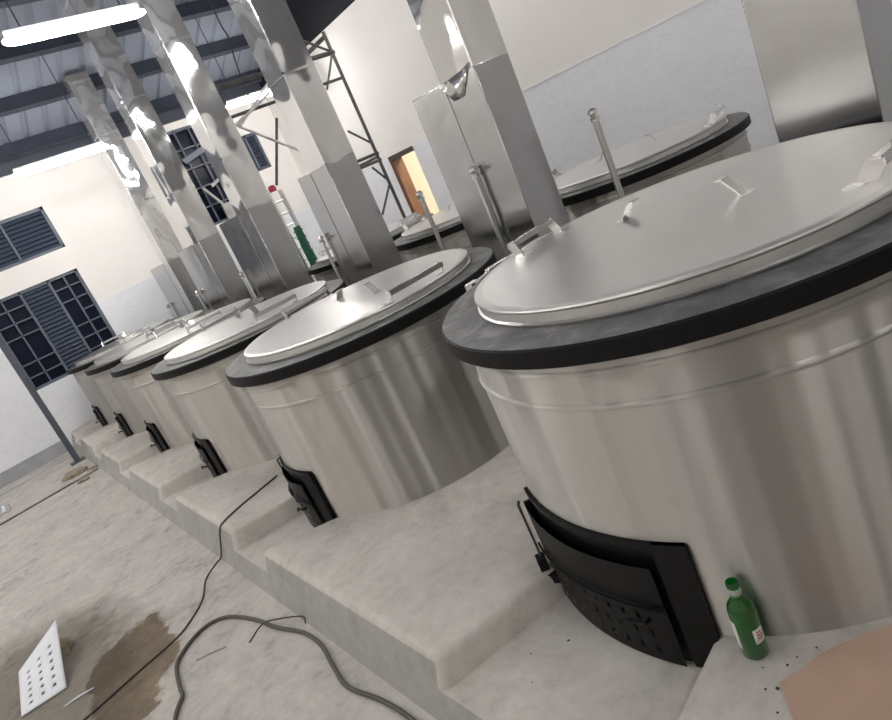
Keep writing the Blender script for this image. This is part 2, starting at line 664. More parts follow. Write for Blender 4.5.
struct(MB().box(XR - 0.008, XR + 0.001, YB, DOOR[0] - 0.01, 1.822, 1.84).obj('trim_7', M['tile_edge']))
struct(MB().box(WIN1[1], XR, YW - 0.008, YW + 0.001, 1.645, 1.66).obj('trim_8', M['tile_edge']))

# lit passage behind the side door
b = MB()
b.box(XR + 1.6, XR + 1.7, 6.2, 11.2, ZF, 2.9)
b.box(XR + 0.2, XR + 1.7, 6.1, 6.2, ZF, 2.9)
b.box(XR + 0.2, XR + 1.7, 11.2, 11.3, ZF, 2.9)
b.box(XR + 0.2, XR + 1.7, 6.2, 11.2, 2.8, 2.9)
b.box(XR + 0.2, XR + 1.7, 6.2, 11.2, -0.05, 0.0)
struct(b.obj('wall_passage', simple('passage_paint', (0.85, 0.80, 0.70), 0.8)))

# ------------------------------------------------------------------ lamps
fit_me = None


def tube_light(label, x0, x1, y, z, group, wires=True):
    t = thing('tube_light', label, 'light', ((x0 + x1) / 2, y, z), group)
    L = (x1 - x0) / 2
    mb = MB()
    mb.bar((-L + 0.04, 0, 0.062), (L - 0.04, 0, 0.062), 0.05, 0.03)
    mb.obj('housing', M['lamp_body'], t)
    mb = MB()
    mb.tube([(-L, 0, 0), (-L + 0.02, 0, 0), (-L + 0.09, 0, 0), (L - 0.09, 0, 0), (L - 0.02, 0, 0), (L, 0, 0)], [0.012, 0.026, 0.040, 0.040, 0.024, 0.012], 16)
    mb.obj('tube', M['tube'], t)
    for s in (-0.7, 0.7):
        mb = MB()
        mb.tube([(s * L, 0, 0.08), (s * L, 0, roof_z(y) + 0.1 - z)], 0.006, 6)
        mb.obj('suspension_wire', M['purlin'], t)
    return t


G = 'tube lights hung from the roof'
tube_light('lit white tube lamp hanging in front of the dark roof beams, largest of the lamps', 1.45, 2.65, 6.35, 3.70, G)
tube_light('lit white tube lamp hanging near the end wall above the louvred windows', 1.57, 2.80, 9.95, 3.42, G)
tube_light('lit white tube lamp beyond the ducts beside the scaffold', 4.62, 5.85, 9.95, 3.42, G)
for i, (x0, y, z) in enumerate(((5.0, 6.2, 4.4), (1.5, 2.3, 4.6), (4.6, 1.6, 4.6), (-2.6, 6.35, 3.9), (-2.6, 9.95, 3.42), (-2.6, 2.3, 4.6), (0.5, -2.0, 4.2), (-4.3, 0.4, 3.3), (-4.3, 4.3, 3.3), (-4.3, 8.2, 3.3))):  # unseen room lamps; last three, towards the left wall, added for duct reflections
    tube_light('lit white tube lamp out of view, of a set partly added for steel reflections', x0, x0 + 1.2, y, z, G)

pd = bpy.data.lights.new('passage_lamp', 'POINT')
pd.energy = 70
pd.color = (1, 0.95, 0.86)
pd.shadow_soft_size = 0.15
po = bpy.data.objects.new('passage_lamp', pd)
po.location = (XR + 0.9, 8.2, 2.4)
COL.objects.link(po)

# ------------------------------------------------------------------ windows
def frame_bars(mb, x0, x1, z0, z1, y, wd=0.045, dp=0.05):
    mb.box(x0, x1, y, y + dp, z0, z0 + wd)
    mb.box(x0, x1, y, y + dp, z1 - wd, z1)
    mb.box(x0, x0 + wd, y, y + dp, z0, z1)
    mb.box(x1 - wd, x1, y, y + dp, z0, z1)


def louvres(mb, x0, x1, z0, z1, y, n):
    for k in range(n):
        z = z0 + (z1 - z0) * (k + 0.5) / n
        s = (z1 - z0) / n
        mt = Matrix.Translation((0, y, z)) @ Matrix.Rotation(math.radians(-38), 4, 'X')
        mb.box(x0, x1, -0.004, 0.004, -s * 0.52, s * 0.52, 0, mt)


def window(name, rect, build):
    t = thing(name, None, 'window', ((rect[0] + rect[1]) / 2, YW, rect[2]))
    del t['label']
    del t['category']
    t['kind'] = 'structure'
    ox, oz = (rect[0] + rect[1]) / 2, rect[2]
    fr, lo, gl = MB(), MB(), MB()
    build(fr, lo, gl)
    for mb, nm, mt in ((fr, 'window_frame', M['frame']), (lo, 'louvre_blades', M['louvre']), (gl, 'glass', M['night_glass'])):
        if len(mb.bm.verts) == 0:
            mb.bm.free()
            continue
        bmesh.ops.translate(mb.bm, verts=mb.bm.verts, vec=(-ox, -YW, -oz))
        mb.obj(nm, mt, t)
    return t


def build_w1(fr, lo, gl):
    x0, x1, z0, z1 = WIN1
    y = YW + 0.03
    frame_bars(fr, x0, x1, z0, z1, y)
    gl.box(x0, x1, y + 0.07, y + 0.08, z0, z1)
    W = x1 - x0
    la, lb = x0 + W * 0.38, x0 + W * 0.68
    for xx in (la, lb):
        fr.box(xx - 0.018, xx + 0.018, y, y + 0.05, z0, z1)
    louvres(lo, la + 0.02, lb - 0.02, z0 + 0.04, z1 - 0.04, y + 0.03, 21)
    for a, bb in ((x0, la), (lb, x1)):
        mid = (a + bb) / 2
        fr.box(mid - 0.012, mid + 0.012, y + 0.005, y + 0.04, z0, z1)
        for k in range(1, 7):
            zz = z0 + (z1 - z0) * k / 7
            if k in (3,) and a == x0:
                fr.box(a, mid - 0.0, y + 0.005, y + 0.04, zz - 0.011, zz + 0.011) if False else None
                continue
            if k == 4 and a == lb:
                fr.box(mid, bb, y + 0.005, y + 0.04, zz - 0.011, zz + 0.011)
                continue
            fr.box(a, bb, y + 0.005, y + 0.04, zz - 0.011, zz + 0.011)


window('window_1', WIN1, build_w1)


def build_u1(fr, lo, gl):
    x0, x1, z0, z1 = UP1
    y = YW + 0.03
    frame_bars(fr, x0, x1, z0, z1, y)
    gl.box(x0, x1, y + 0.09, y + 0.10, z0, z1)
    q = [x0, 0.75, 1.40, x1]
    for xx in q[1:3]:
        fr.box(xx - 0.015, xx + 0.015, y, y + 0.05, z0, z1)
    for a, bb in zip(q, q[1:]):
        louvres(lo, a + 0.02, bb - 0.02, z0 + 0.04, z1 - 0.04, y + 0.03, 9)


window('window_2', UP1, build_u1)


def build_u2(fr, lo, gl):
    x0, x1, z0, z1 = UP2
    y = YW + 0.03
    frame_bars(fr, x0, x1, z0, z1, y)
    fr.box((x0 + x1) / 2 - 0.02, (x0 + x1) / 2 + 0.02, y, y + 0.05, z0, z1)
    gl.box(x0, x1, y + 0.09, y + 0.10, z0, z1)
    louvres(lo, x0 + 0.03, x1 - 0.03, z0 + 0.04, z1 - 0.04, y + 0.03, 12)


window('window_4', UP2, build_u2)


def build_w3(fr, lo, gl):
    x0, x1, z0, z1 = WIN3
    y = YW + 0.03
    frame_bars(fr, x0, x1, z0, z1, y)
    gl.box(x0, x1, y + 0.09, y + 0.10, z0, z1)
    for k in range(1, 4):
        xx = x0 + (x1 - x0) * k / 4
        fr.box(xx - 0.012, xx + 0.012, y, y + 0.04, z0, z1)
    for k in (1, 2, 3, 4):
        zz = z0 + (z1 - z0) * k / 5
        fr.box(x0, x1, y, y + 0.04, zz - 0.012, zz + 0.012)


window('window_3', WIN3, build_w3)

# side door: brown leaf opened into the passage, lintel above
d = thing('door_1', None, 'door', (XR, DOOR[0], 0))
del d['label']
del d['category']
d['kind'] = 'structure'
mb = MB()
W = DOOR[1] - DOOR[0]
mb.box(-0.02, 0.22, -0.0, W, 1.76, 1.83)
mb.obj('door_lintel', M['dark_wood'], d)
mb = MB()
mb.box(-0.015, 0.21, W - 0.05, W, 0.0, 1.76)
mb.box(-0.015, 0.02, W - 0.09, W, 0.0, 1.76)
mb.obj('door_leaf', M['wood'], d, bevel=0.004)

# ------------------------------------------------------------------ cookers
def cooker_meshes(rb, rr, rl, zr):
    """shared meshes of one cooker type, standing on z=0 with its centre at the origin"""
    out = {}
    zb = zr - 0.062
    # body shell with two rolled beads near the top and a flange under the rim
    pr = [(rb, 0.0), (rb, zb - 0.165)]
    for zc in (zb - 0.155, zb - 0.05):
        for k in range(7):
            a = PI * k / 6
            pr.append((rb + 0.008 * math.sin(a), zc - 0.009 * math.cos(a)))
        if zc < zb - 0.1:
            pr.append((rb, zb - 0.065))
    pr += [(rb, zb - 0.006), (rb + 0.02, zb), (rb - 0.05, zb)]
    mb = MB()
    mb.lathe(pr, 128)
    out['body'] = mb.mesh('body', M['body'], 50)
    # iron rim ring
    mb = MB()
    mb.lathe([(rr - 0.006, zb), (rr, zb + 0.004), (rr, zr - 0.006), (rr - 0.006, zr), (rl - 0.05, zr), (rl - 0.05, zb), (rr - 0.006, zb)], 128,
             mis=[0, 0, 0, 1, 0, 0])
    out['rim_ring'] = mb.mesh('rim_ring', [M['black_side'], M['rim_top']], 40)
    # lid: low dome, rolled crimped edge, flange
    rnd = random.Random(3)
    jit = [rnd.uniform(-0.0005, 0.0005) for _ in range(128)]
    jit = [(jit[i - 1] + 2 * jit[i] + jit[(i + 1) % 128]) / 4 for i in range(128)]
    mb = MB()
    z0 = zr + 0.001
    zt = zr + 0.054
    mb.lathe([(rl + 0.004, z0), (rl + 0.006, z0 + 0.006), (rl - 0.002, z0 + 0.011), (rl - 0.004, zt - 0.016), (rl + 0.001, zt - 0.014),
              (rl + 0.003, zt - 0.008), (rl + 0.001, zt - 0.002), (rl - 0.012, zt + 0.002), (rl - 0.03, zt), (rl * 0.6, zt + 0.008), (rl * 0.25, zt + 0.012), (0, zt + 0.012)], 128,
             mis=[1] * 8 + [0] * 3, jitter=lambda k, r, z: jit[k] if r > rl - 0.02 else 0)
    out['lid'] = mb.mesh('lid', [M['lid'], M['lid_edge']], 30)
    # strap handle: two flat uprights and a bent flat grip
    for key, s in (('handle_near', -1), ('handle_far', 1)):
        mb = MB()
        yy = s * rl * (0.85 if rb > 0.83 else 0.915)
        L = 0.135 if rb > 0.83 else 0.185
        zz = zt + 0.003
        for e in (-1, 1):
            mb.bar((e * L, yy, zz - 0.004), (e * L * 0.96, yy + s * 0.035, zz + 0.058), 0.046, 0.005, (1, 0, 0))
            mb.bar((e * L, yy, zz), (e * L, yy - s * 0.05, zz), 0.046, 0.004)
        mb.bar((-L, yy + s * 0.035, zz + 0.058), (L, yy + s * 0.035, zz + 0.058), 0.032, 0.006)
        mb.bar((-L, yy + s * 0.05, zz + 0.048), (L, yy + s * 0.05, zz + 0.048), 0.006, 0.026)
        out[key] = mb.mesh('handle', M['bright'], 30)
    # two bent centre tabs
    for key, s in (('tab_a', -1), ('tab_b', 1)):
        mb = MB()
        zz = zt + 0.0095
        yy = s * 0.235
        mb.bar((0.02, yy + s * 0.03, zz), (0.02, yy, zz), 0.045, 0.004)
        mb.bar((0.02, yy, zz), (0.02, yy - s * 0.05, zz + 0.06), 0.045, 0.005)
        mb.bar((0.02, yy - s * 0.05, zz + 0.06), (0.02, yy - s * 0.075, zz + 0.062), 0.045, 0.005)
        out[key] = mb.mesh('lid_tab', M['bright'], 30)
    # fire door: curved frame standing off the shell, sunken curved leaf with air holes
    A0, A1 = math.radians(147.5), math.radians(198.5 if rb > 0.83 else 193)
    n = 20

    def shell(mb, ra, rbb, a0, a1, z0, z1, mi=0, ztop=None):
        I, O = [], []
        for k in range(n + 1):
            a = a0 + (a1 - a0) * k / n
            c, s = math.cos(a), math.sin(a)
            zz1 = z1
            I.append([mb.bm.verts.new((ra * c, ra * s, z)) for z in (z0, zz1)])
            O.append([mb.bm.verts.new((rbb * c, rbb * s, z)) for z in (z0, zz1)])
        for k in range(n):
            for q in ((O[k][0], O[k + 1][0], O[k + 1][1], O[k][1]), (I[k][0], I[k][1], I[k + 1][1], I[k + 1][0]),
                      (O[k][1], O[k + 1][1], I[k + 1][1], I[k][1]), (O[k][0], I[k][0], I[k + 1][0], O[k + 1][0])):
                f = mb.bm.faces.new(q)
                f.material_index = mi
                f.smooth = True
        for k in (0, n):
            mb.bm.faces.new((O[k][0], O[k][1], I[k][1], I[k][0])).material_index = mi

    zb0, zt0 = PIT + 0.004, (0.338 if rb > 0.83 else 0.305)
    mb = MB()
    shell(mb, rb + 0.003, rb + 0.040, A0, A0 + 0.012, zb0, zt0 - 0.05)          # far cheek
    shell(mb, rb + 0.003, rb + 0.022, A1 - 0.115, A1, zb0, zt0)                  # near cheek
    shell(mb, rb + 0.003, rb + 0.018, A0, A1, zt0 - 0.022, zt0)                  # head
    shell(mb, rb + 0.003, rb + 0.007, A0, A1, zb0, zt0 - 0.02)                   # back plate
    out['fire_frame'] = mb.mesh('door_frame', M['fire_black'], 40)
    mb = MB()
    # the leaf as a thick curved plate, pierced by rows of square air holes
    a0, a1 = A0 + 0.02, A1 - 0.135
    na, zs = 45, [zb0 + 0.01 + (zt0 - 0.075 - zb0 - 0.01) * k / 30 for k in range(31)]
    grid = [[mb.bm.verts.new(((rb + 0.038) * math.cos(a0 + (a1 - a0) * u / na), (rb + 0.038) * math.sin(a0 + (a1 - a0) * u / na), z)) for z in zs] for u in range(na + 1)]
    for u in range(na):
        for k in range(30):
            if (k in (3, 4, 8, 9) and 3 <= u < 42 and u % 4 == 3) or (k in (13, 14) and 5 <= u < 41 and u % 4 == 1):
                continue
            f = mb.bm.faces.new((grid[u][k], grid[u + 1][k], grid[u + 1][k + 1], grid[u][k + 1]))
            f.smooth = True
    bmesh.ops.solidify(mb.bm, geom=list(mb.bm.faces), thickness=0.010)
    shell(mb, rb + 0.046, rb + 0.054, a0, a1, 0.105, 0.115)
    out['fire_leaf'] = mb.mesh('door_leaf', M['fire_black'], 40)
    mb = MB()
    a = A0 + 0.02
    p = Vector((math.cos(a), math.sin(a), 0)) * (rb + 0.062)
    mb.tube([p + Vector((0, 0, 0.02)), p + Vector((0, 0, zt0 - 0.07))], 0.005, 8)
    mb.tube([p + Vector((0, 0, zt0 - 0.08)), p + Vector((0, 0, zt0 - 0.045)), p + Vector((0.02, 0.02, zt0 - 0.05))], 0.006, 8)
    out['hinge_rod'] = mb.mesh('hinge_rod', M['scaffold'], 30)
    mb = MB()
    mb.bar(p + Vector((0.01, -0.01, 0.03)), p + Vector((-0.02, 0.01, 0.03)), 0.05, 0.05)
    mb.bar(p + Vector((0.02, -0.06, -0.03)), p + Vector((-0.005, -0.01, -0.03)), 0.05, 0.04)
    out['hinge_block'] = mb.mesh('hinge_block', M['fire_black'], 30)
    mb = MB()
    a = A1 - 0.20
    p = Vector((math.cos(a), math.sin(a), 0)) * (rb + 0.050)
    tn = Vector((-math.sin(a), math.cos(a), 0))
    rd = Vector((math.cos(a), math.sin(a), 0))
    mb.tube([p + Vector((0, 0, .075)), p + rd * .025 + Vector((0, 0, .08)), p + rd * .03 - tn * .06 + Vector((0, 0, .08)), p + rd * .028 - tn * .08 + Vector((0, 0, .06))], 0.007, 8)
    out['door_handle'] = mb.mesh('door_handle', M['fire_black'], 30)
    return out


CM = {0: cooker_meshes(*COOK[0][2:]), 1: cooker_meshes(*COOK[1][2:])}


def place_cooker(mset, x, y, label, group, door=True, rz=0, tabs=True, zr_turn=0):
    t = thing('institutional_cooker', label, 'cooker', (x, y, 0), group, rz)
    link('body', mset['body'], t)
    link('rim_ring', mset['rim_ring'], t)
    lid = link('lid', mset['lid'], t)
    link('handle', mset['handle_near'], lid)
    hf = link('handle', mset['handle_far'], lid)
    if zr_turn:
        hf.rotation_euler.z = zr_turn
    if tabs:
        link('lid_tab', mset['tab_a'], lid)
        link('lid_tab', mset['tab_b'], lid)
    if door:
        fd = link('fire_door', mset['fire_frame'], t)
        lf = link('door_leaf', mset['fire_leaf'], fd)
        link('hinge_rod', mset['hinge_rod'], fd)
        link('hinge_block', mset['hinge_block'], fd)
        link('door_handle', mset['door_handle'], fd)
    return t


GF = 'cookers in the front row'
labels = ['nearest and largest steel cooker, with the green bottle at its foot',
          'second steel cooker of the front row, with a cable running past its black fire door',
          'third steel cooker of the front row, just beyond the one beside the cable',
          'fourth steel cooker of the front row, small in the distance',
          'fifth steel cooker of the front row, last but one before the end wall',
          'farthest steel cooker of the front row, under the dark louvred window']
roots = []
for i, c in enumerate(COOK):
    roots.append(place_cooker(CM[0 if i == 0 else 1], c[0], c[1], labels[i], GF, zr_turn=0.05 if i == 0 else 0))

# lid hinge bar of the nearest cooker, lying on its rim at the far side
cx, cy, rb, rr, rl, zr = COOK[0]
mb = MB()
mb.bar((-0.18, rr - 0.05, zr + 0.018), (0.22, rr - 0.055, zr + 0.018), 0.028, 0.03)
mb.bar((-0.18, rr - 0.05, zr + 0.018), (-0.22, rr + 0.05, zr - 0.02), 0.05, 0.012)
mb.box(-0.25, -0.19, rr + 0.0, rr + 0.05, zr - 0.06, zr + 0.0)
mb.obj('hinge_bar', M['bright'], roots[0], bevel=0.003)

place_cooker(CM[1], 1.96, -0.80, 'steel cooker added out of view beside the nearest cooker, for reflections in its steel', GF, door=False)  # unseen cooker, added to be mirrored in the nearest cooker's body

GB = 'cookers in the back row'
for (x, y, lb) in ((4.46, 3.38, 'steel cooker of the back row whose black rim shows right of the tallest near duct'),
                   (4.42, 5.40, 'steel cooker of the back row in front of the brown side door'),
                   (4.42, 7.45, 'steel cooker of the back row half hidden behind a duct, beside the scaffold')):
    place_cooker(CM[1], x, y, lb, GB, door=False, rz=0.35)

# ------------------------------------------------------------------ smoke ducts behind the front row
DUCT = [  # y0, flue depth, box depth, box height
    (1.09, 0.34, 0.40, 2.10),
    (3.06, 0.33, 0.66, 1.93),
    (5.11, 0.32, 0.58, 1.86),
    (7.04, 0.33, 0.98, 1.85),
    (8.98, 0.32, 1.05, 1.80),
    (10.72, 0.30, 1.15, 1.76)]
DL = ['wide steel smoke duct at the right edge, behind the nearest cooker',
      'steel smoke duct with a torn bright flap, standing left of the veined tile wall',
      'steel smoke duct with bright swirls, beside the scaffold',
      'steel smoke duct crossing the roof beams, third from the end wall',
      'steel smoke duct next to last before the end wall, passing behind the nearest tube lamp',
      'farthest steel smoke duct, dark at the top where it meets the roof']
X0, X1 = 2.95, 3.26
for i, (y0, fd, bd, bh) in enumerate(DUCT):
    t = thing('smoke_duct', DL[i], 'duct', (X0, y0, 0), 'smoke ducts of the front row')
    W = X1 - X0
    top = roof_z(y0) + 0.05
    # upright flue as a gently dented sheet box
    rnd = random.Random(20 + i)
    mb = MB()
    nz = 40
    z0 = bh - 0.02
    nu = 5
    ring_prev = None
    ph = [rnd.uniform(0, 6.3) for _ in range(12)]
    for k in range(nz + 1):
        z = z0 + (top - z0) * k / nz
        ring = []
        corners = [(0.002, 0.002), (W, 0.002), (W, fd), (0.002, fd)]
        for c in range(4):
            ax, ay = corners[c]
            bx, by = corners[(c + 1) % 4]
            nx, ny = (by - ay), -(bx - ax)
            ln = math.hypot(nx, ny)
            nx, ny = nx / ln, ny / ln
            for u in range(nu):
                f = u / nu
                d = math.sin(PI * f) * 0.007 * (math.sin(z * 4.1 + ph[c]) * 0.6 + math.sin(z * 7.3 + ph[c + 4] + f * 3) * 0.4)
                ring.append(mb.bm.verts.new((ax + (bx - ax) * f + nx * d, ay + (by - ay) * f + ny * d, z)))
        if ring_prev:
            n = len(ring)
            for q in range(n):
                f = mb.bm.faces.new((ring_prev[q], ring_prev[(q + 1) % n], ring[(q + 1) % n], ring[q]))
                f.smooth = True
        ring_prev = ring
    flue = mb.obj('flue', M['duct'], t, autosmooth=40)
    mb = MB()
    mb.box(-0.004, 0.008, -0.004, 0.008, z0 + 0.02, top)
    mb.obj('corner_seam', M['bright'], flue)
    # folded lap seams round the flue
    z = bh + 0.55 + 0.1 * (i % 3)
    while z < top - 0.2:
        mb = MB()
        mb.box(-0.004, W + 0.004, -0.004, fd + 0.004, z, z + 0.02)
        mb.obj('lap_seam', M['duct'], flue)
        z += 1.22
    mb = MB()
    mb.box(0, W, 0, bd, 0.0, bh)
    bx = mb.obj('duct_box', M['duct_box'], t, bevel=0.006)
    if i:
        mb = MB()
        mb.tube([(-0.002, 0.31, 0.02), (-0.002, 0.31, bh - 0.02)], 0.004, 6)
        mb.obj('standing_seam', M['duct_box'], bx)
    if i == 1:
        bm = bmesh.new()
        P = [(-0.004, 0.36, 1.93), (-0.012, 0.25, 1.80), (-0.004, 0.16, 1.80), (-0.010, 0.02, 1.96), (-0.004, 0.10, 1.94), (-0.03, 0.22, 1.925), (-0.02, 0.18, 1.86), (-0.025, 0.28, 1.87)]
        v = [bm.verts.new(p) for p in P]
        for q in ((0, 7, 5), (0, 1, 7), (1, 6, 7), (1, 2, 6), (2, 3, 6), (3, 4, 6), (4, 5, 6), (5, 7, 6)):
            bm.faces.new([v[j] for j in q])
        mb = MB()
        mb.bm.free()
        mb.bm = bm
        o = mb.obj('torn_flap', M['bright'], t, autosmooth=10)
        md = o.modifiers.new('thickness', 'SOLIDIFY')
        md.thickness = 0.003

# ------------------------------------------------------------------ standpipes
def standpipe(x, y, top, r, label, group):
    t = thing('standpipe', label, 'pipe', (x, y, 0), group)
    MB().tube([(0, 0, 0.0), (0, 0, top - 0.01)], r, 12).obj('pipe', M['pipe'], t)
    mb = MB()
    mb.lathe([(r * 1.5, top - 0.045), (r * 1.5, top - 0.02), (r * 1.15, top - 0.018), (r * 1.15, top), (r * 1.6, top + 0.002), (r * 1.6, top + 0.02), (r * 0.7, top + 0.035), (0, top + 0.035)], 14)
    mb.tube([(0, 0, top - 0.005), (-0.03, -0.02, top - 0.012), (-0.045, -0.03, top - 0.02)], r * 0.8, 10)
    mb.obj('valve_head', M['bright'], t)


GP = 'standpipes beside the ducts'
standpipe(2.91, 3.36, 1.37, 0.016, 'steel standpipe with a valve head against the duct with the torn flap', GP)
standpipe(2.91, 5.69, 1.29, 0.016, 'steel standpipe with a valve head against the duct beside the scaffold', GP)
standpipe(2.91, 8.0, 1.22, 0.017, 'steel standpipe with a valve head against the third duct from the end wall', GP)
standpipe(2.91, 10.0, 1.17, 0.017, 'steel standpipe with a valve head against the next to last duct', GP)
standpipe(2.91, 11.82, 1.12, 0.017, 'steel standpipe with a valve head against the farthest duct', GP)
standpipe(3.5, 2.80, 1.395, 0.021, 'free-standing steel standpipe in front of the veined tile wall', GP)
standpipe(3.5, 4.80, 1.31, 0.021, 'free-standing steel standpipe in front of the brown side door', GP)

# ------------------------------------------------------------------ scaffold tower
sc = thing('scaffold_tower', 'slim steel scaffold tower beside the brown side door, partly behind the ducts', 'scaffold', (4.6, 8.4, 0))
OX, OY = 4.6, 8.4


def sct(name, a, b, r, mt):
    a = (a[0] - OX, a[1] - OY, a[2])
    b = (b[0] - OX, b[1] - OY, b[2])
    MB().tube([a, b], r, 8).obj(name, mt, sc)


D_, L_ = M['scaffold'], M['scaffold_light']
yF, yBk = 8.0, 8.9
xa, xb = 3.69, 5.43
for (x, y, z1, mt) in ((xa, yF, 2.95, L_), (xb, yF, 3.56, D_), (xa + 0.1, yBk, 2.9, L_), (xb, yBk, 3.5, D_)):
    sct('upright', (x, y, 0), (x, y, z1), 0.024, mt)
for z in (3.29, 1.905, 1.81):
    sct('ledger', (xa if z > 3 else 4.6, yF, z), (xb + 0.03, yF, z), 0.03 if z > 3 else 0.022, D_)
sct('ledger', (xa, yF, 2.93), (xb, yF, 2.96), 0.02, D_)
sct('ledger', (xb, yF, 3.5), (xb - 0.1, yBk, 3.45), 0.03, D_)
sct('ledger', (xb, yF, 1.86), (xb, yBk, 1.86), 0.02, D_)
for a, b_ in (((5.15, yF, 2.31), (5.43, yF, 2.05)), ((5.27, yF, 1.76), (5.43, yF, 1.52)), ((5.41, yF, 3.26), (5.12, yF, 2.88)),
              ((5.44, yF, 1.48), (5.11, yF, 1.13)), ((5.43, yF, 3.30), (5.05, yF, 3.55))):
    sct('brace', a, b_, 0.016, D_)
sct('brace', (4.29, 8.05, 2.76), (3.88, 8.05, 2.02), 0.018, D_)
sct('brace', (3.72, 8.0, 2.83), (4.40, 8.0, 2.27), 0.018, L_)
sct('brace', (3.70, 7.95, 2.82), (4.30, 7.95, 3.05), 0.018, L_)
sct('brace', (3.75, 7.95, 2.80), (4.40, 7.95, 3.20), 0.014, L_)

# clutter leaning beside the scaffold foot, between two ducts
t = thing('folded_ladder', 'grey metal ladder standing between two ducts in front of the scaffold', 'ladder', (4.12, 8.62, 0))
for dx in (-0.09, 0.09):
    MB().bar((dx, 0.03, 0), (dx, 0.10, 1.99), 0.03, 0.05).obj('ladder_rail', M['pipe'], t)
for k in range(11):
    z = 0.15 + 0.17 * k
    MB().tube([(-0.09, 0.03 + 0.035 * z, z), (0.09, 0.03 + 0.035 * z, z)], 0.014, 8).obj('rung', M['pipe'], t)
mb = MB()
mb.box(-0.035, 0.035, -0.02, 0.02, 0, 2.0, 0, Matrix.Rotation(math.radians(-1), 4, 'X'))
o = mb.obj('dark_plank', M['dark_plastic'])
o.location = (3.93, 8.66, 0)
tag(o, 'dark narrow plank standing upright left of the grey ladder', 'plank')
mb = MB()
mb.tube([(0, 0, 0.75), (0.004, 0.0, 0.95), (-0.004, 0, 1.15), (0, 0, 1.46)], [0.055, 0.065, 0.06, 0.05], 9)
for k in range(7):
    mb.tube([(0.06 * math.cos(a * PI / 4), 0.06 * math.sin(a * PI / 4), 0.8 + 0.1 * k) for a in range(8)], 0.012, 6, close=True)
mb.tube([(0, 0, 0), (0, 0, 0.76)], 0.02, 8)
o = mb.obj('rolled_mesh', M['green_mesh'])
o.location = (4.09, 8.50, 0)
tag(o, 'green plastic mesh rolled up on a stick in front of the grey ladder', 'mesh roll')
mb = MB()
mb.lathe([(0, 0), (0.05, 0.002), (0.055, 0.05), (0.04, 0.085), (0, 0.09)], 16)
o = mb.obj('red_cap', M['red'])
o.location = (4.12, 8.72, 1.995)
tag(o, 'small red cap on top of the grey ladder between the ducts', 'cap')

# dangling cable under the roof
mb = MB()
mb.tube(spline([(4.6, 8.9, roof_z(8.9) + 0.08), (4.64, 9.0, 4.3), (4.66, 9.0, 4.06), (4.6, 9.0, 3.75), (4.55, 9.0, 3.3)], 6), 0.010, 6)
o = mb.obj('dangling_cable', M['thin_cable'])
tag(o, 'thin dark cable dangling from the roof beams between two ducts', 'cable')

# things leaning against the dark window between the ducts
t = thing('leaning_boards', 'pale boards leaning across the dark window behind the ducts', 'boards', (4.7, YW - 0.05, 1.9))
MB().bar((-0.05, -0.02, 0.75), (0.20, -0.02, 0.85), 0.03, 0.05).obj('board', M['ledge'], t)
MB().bar((-0.22, -0.03, 0.78), (-0.02, -0.03, 0.40), 0.03, 0.04).obj('board', M['ledge'], t)
MB().box(-0.05, 0.28, -0.05, 0.02, 0.12, 0.40).obj('panel', simple('grey_panel', (0.36, 0.35, 0.33), 0.6, 0, 6, 0.2), t)
MB().bar((-0.3, -0.03, 1.28), (0.3, -0.03, 1.42), 0.04, 0.10).obj('board', M['frame'], t)

# ------------------------------------------------------------------ steel post near the end wall
px, pyy = 0.49, 10.75
t = thing('steel_post', 'grey steel post standing on the floor in front of the end wall window', 'post', (px, pyy, ZF))
mb = MB()
mb.box(-0.035, 0.045, -0.006, 0.006, 0.01, 2.3)
mb.box(-0.035, -0.025, 0, 0.07, 0.01, 2.3)
mb.obj('angle_iron', M['post'], t)
MB().box(-0.10, 0.10, -0.10, 0.12, 0, 0.012).obj('base_plate', M['post'], t)
MB().box(-0.12, -0.055, -0.03, 0.03, 1.93, 2.02).obj('bracket', M['white_sheet'], t)

# ------------------------------------------------------------------ green bottle
bt = thing('glass_bottle', 'green glass bottle with white labels standing at the foot of the nearest cooker', 'bottle', (1.172, 1.005, 0.0), None, 0.0)
r = 0.0345
prof = [(0, 0.004), (r * 0.85, 0.0), (r, 0.007), (r, 0.140), (r * 0.98, 0.150), (r * 0.86, 0.164), (r * 0.62, 0.175), (0.0165, 0.184), (0.0150, 0.196), (0.0145, 0.216),
        (0.0165, 0.217), (0.0165, 0.228), (0.0150, 0.231), (0.0115, 0.231), (0.0115, 0.19), (r * 0.55, 0.170), (r * 0.9, 0.148), (r * 0.92, 0.01), (0, 0.008)]
mb = MB()
mb.lathe(prof, 40)
bo = mb.obj('bottle_glass', M['glass'], bt, autosmooth=50)


def patch(name, a0, a1, z0, z1, rad, mt):
    mb = MB()
    n = 10
    for k in range(n):
        a, b2 = [math.radians(a0 + (a1 - a0) * q / n) for q in (k, k + 1)]
        vs = [mb.bm.verts.new((rad * math.cos(q), rad * math.sin(q), z)) for q, z in ((a, z0), (b2, z0), (b2, z1), (a, z1))]
        mb.bm.faces.new(vs)
    o = mb.obj(name, mt, bt)
    md = o.modifiers.new('thickness', 'SOLIDIFY')
    md.thickness = 0.0006
    md.offset = 1
    return o


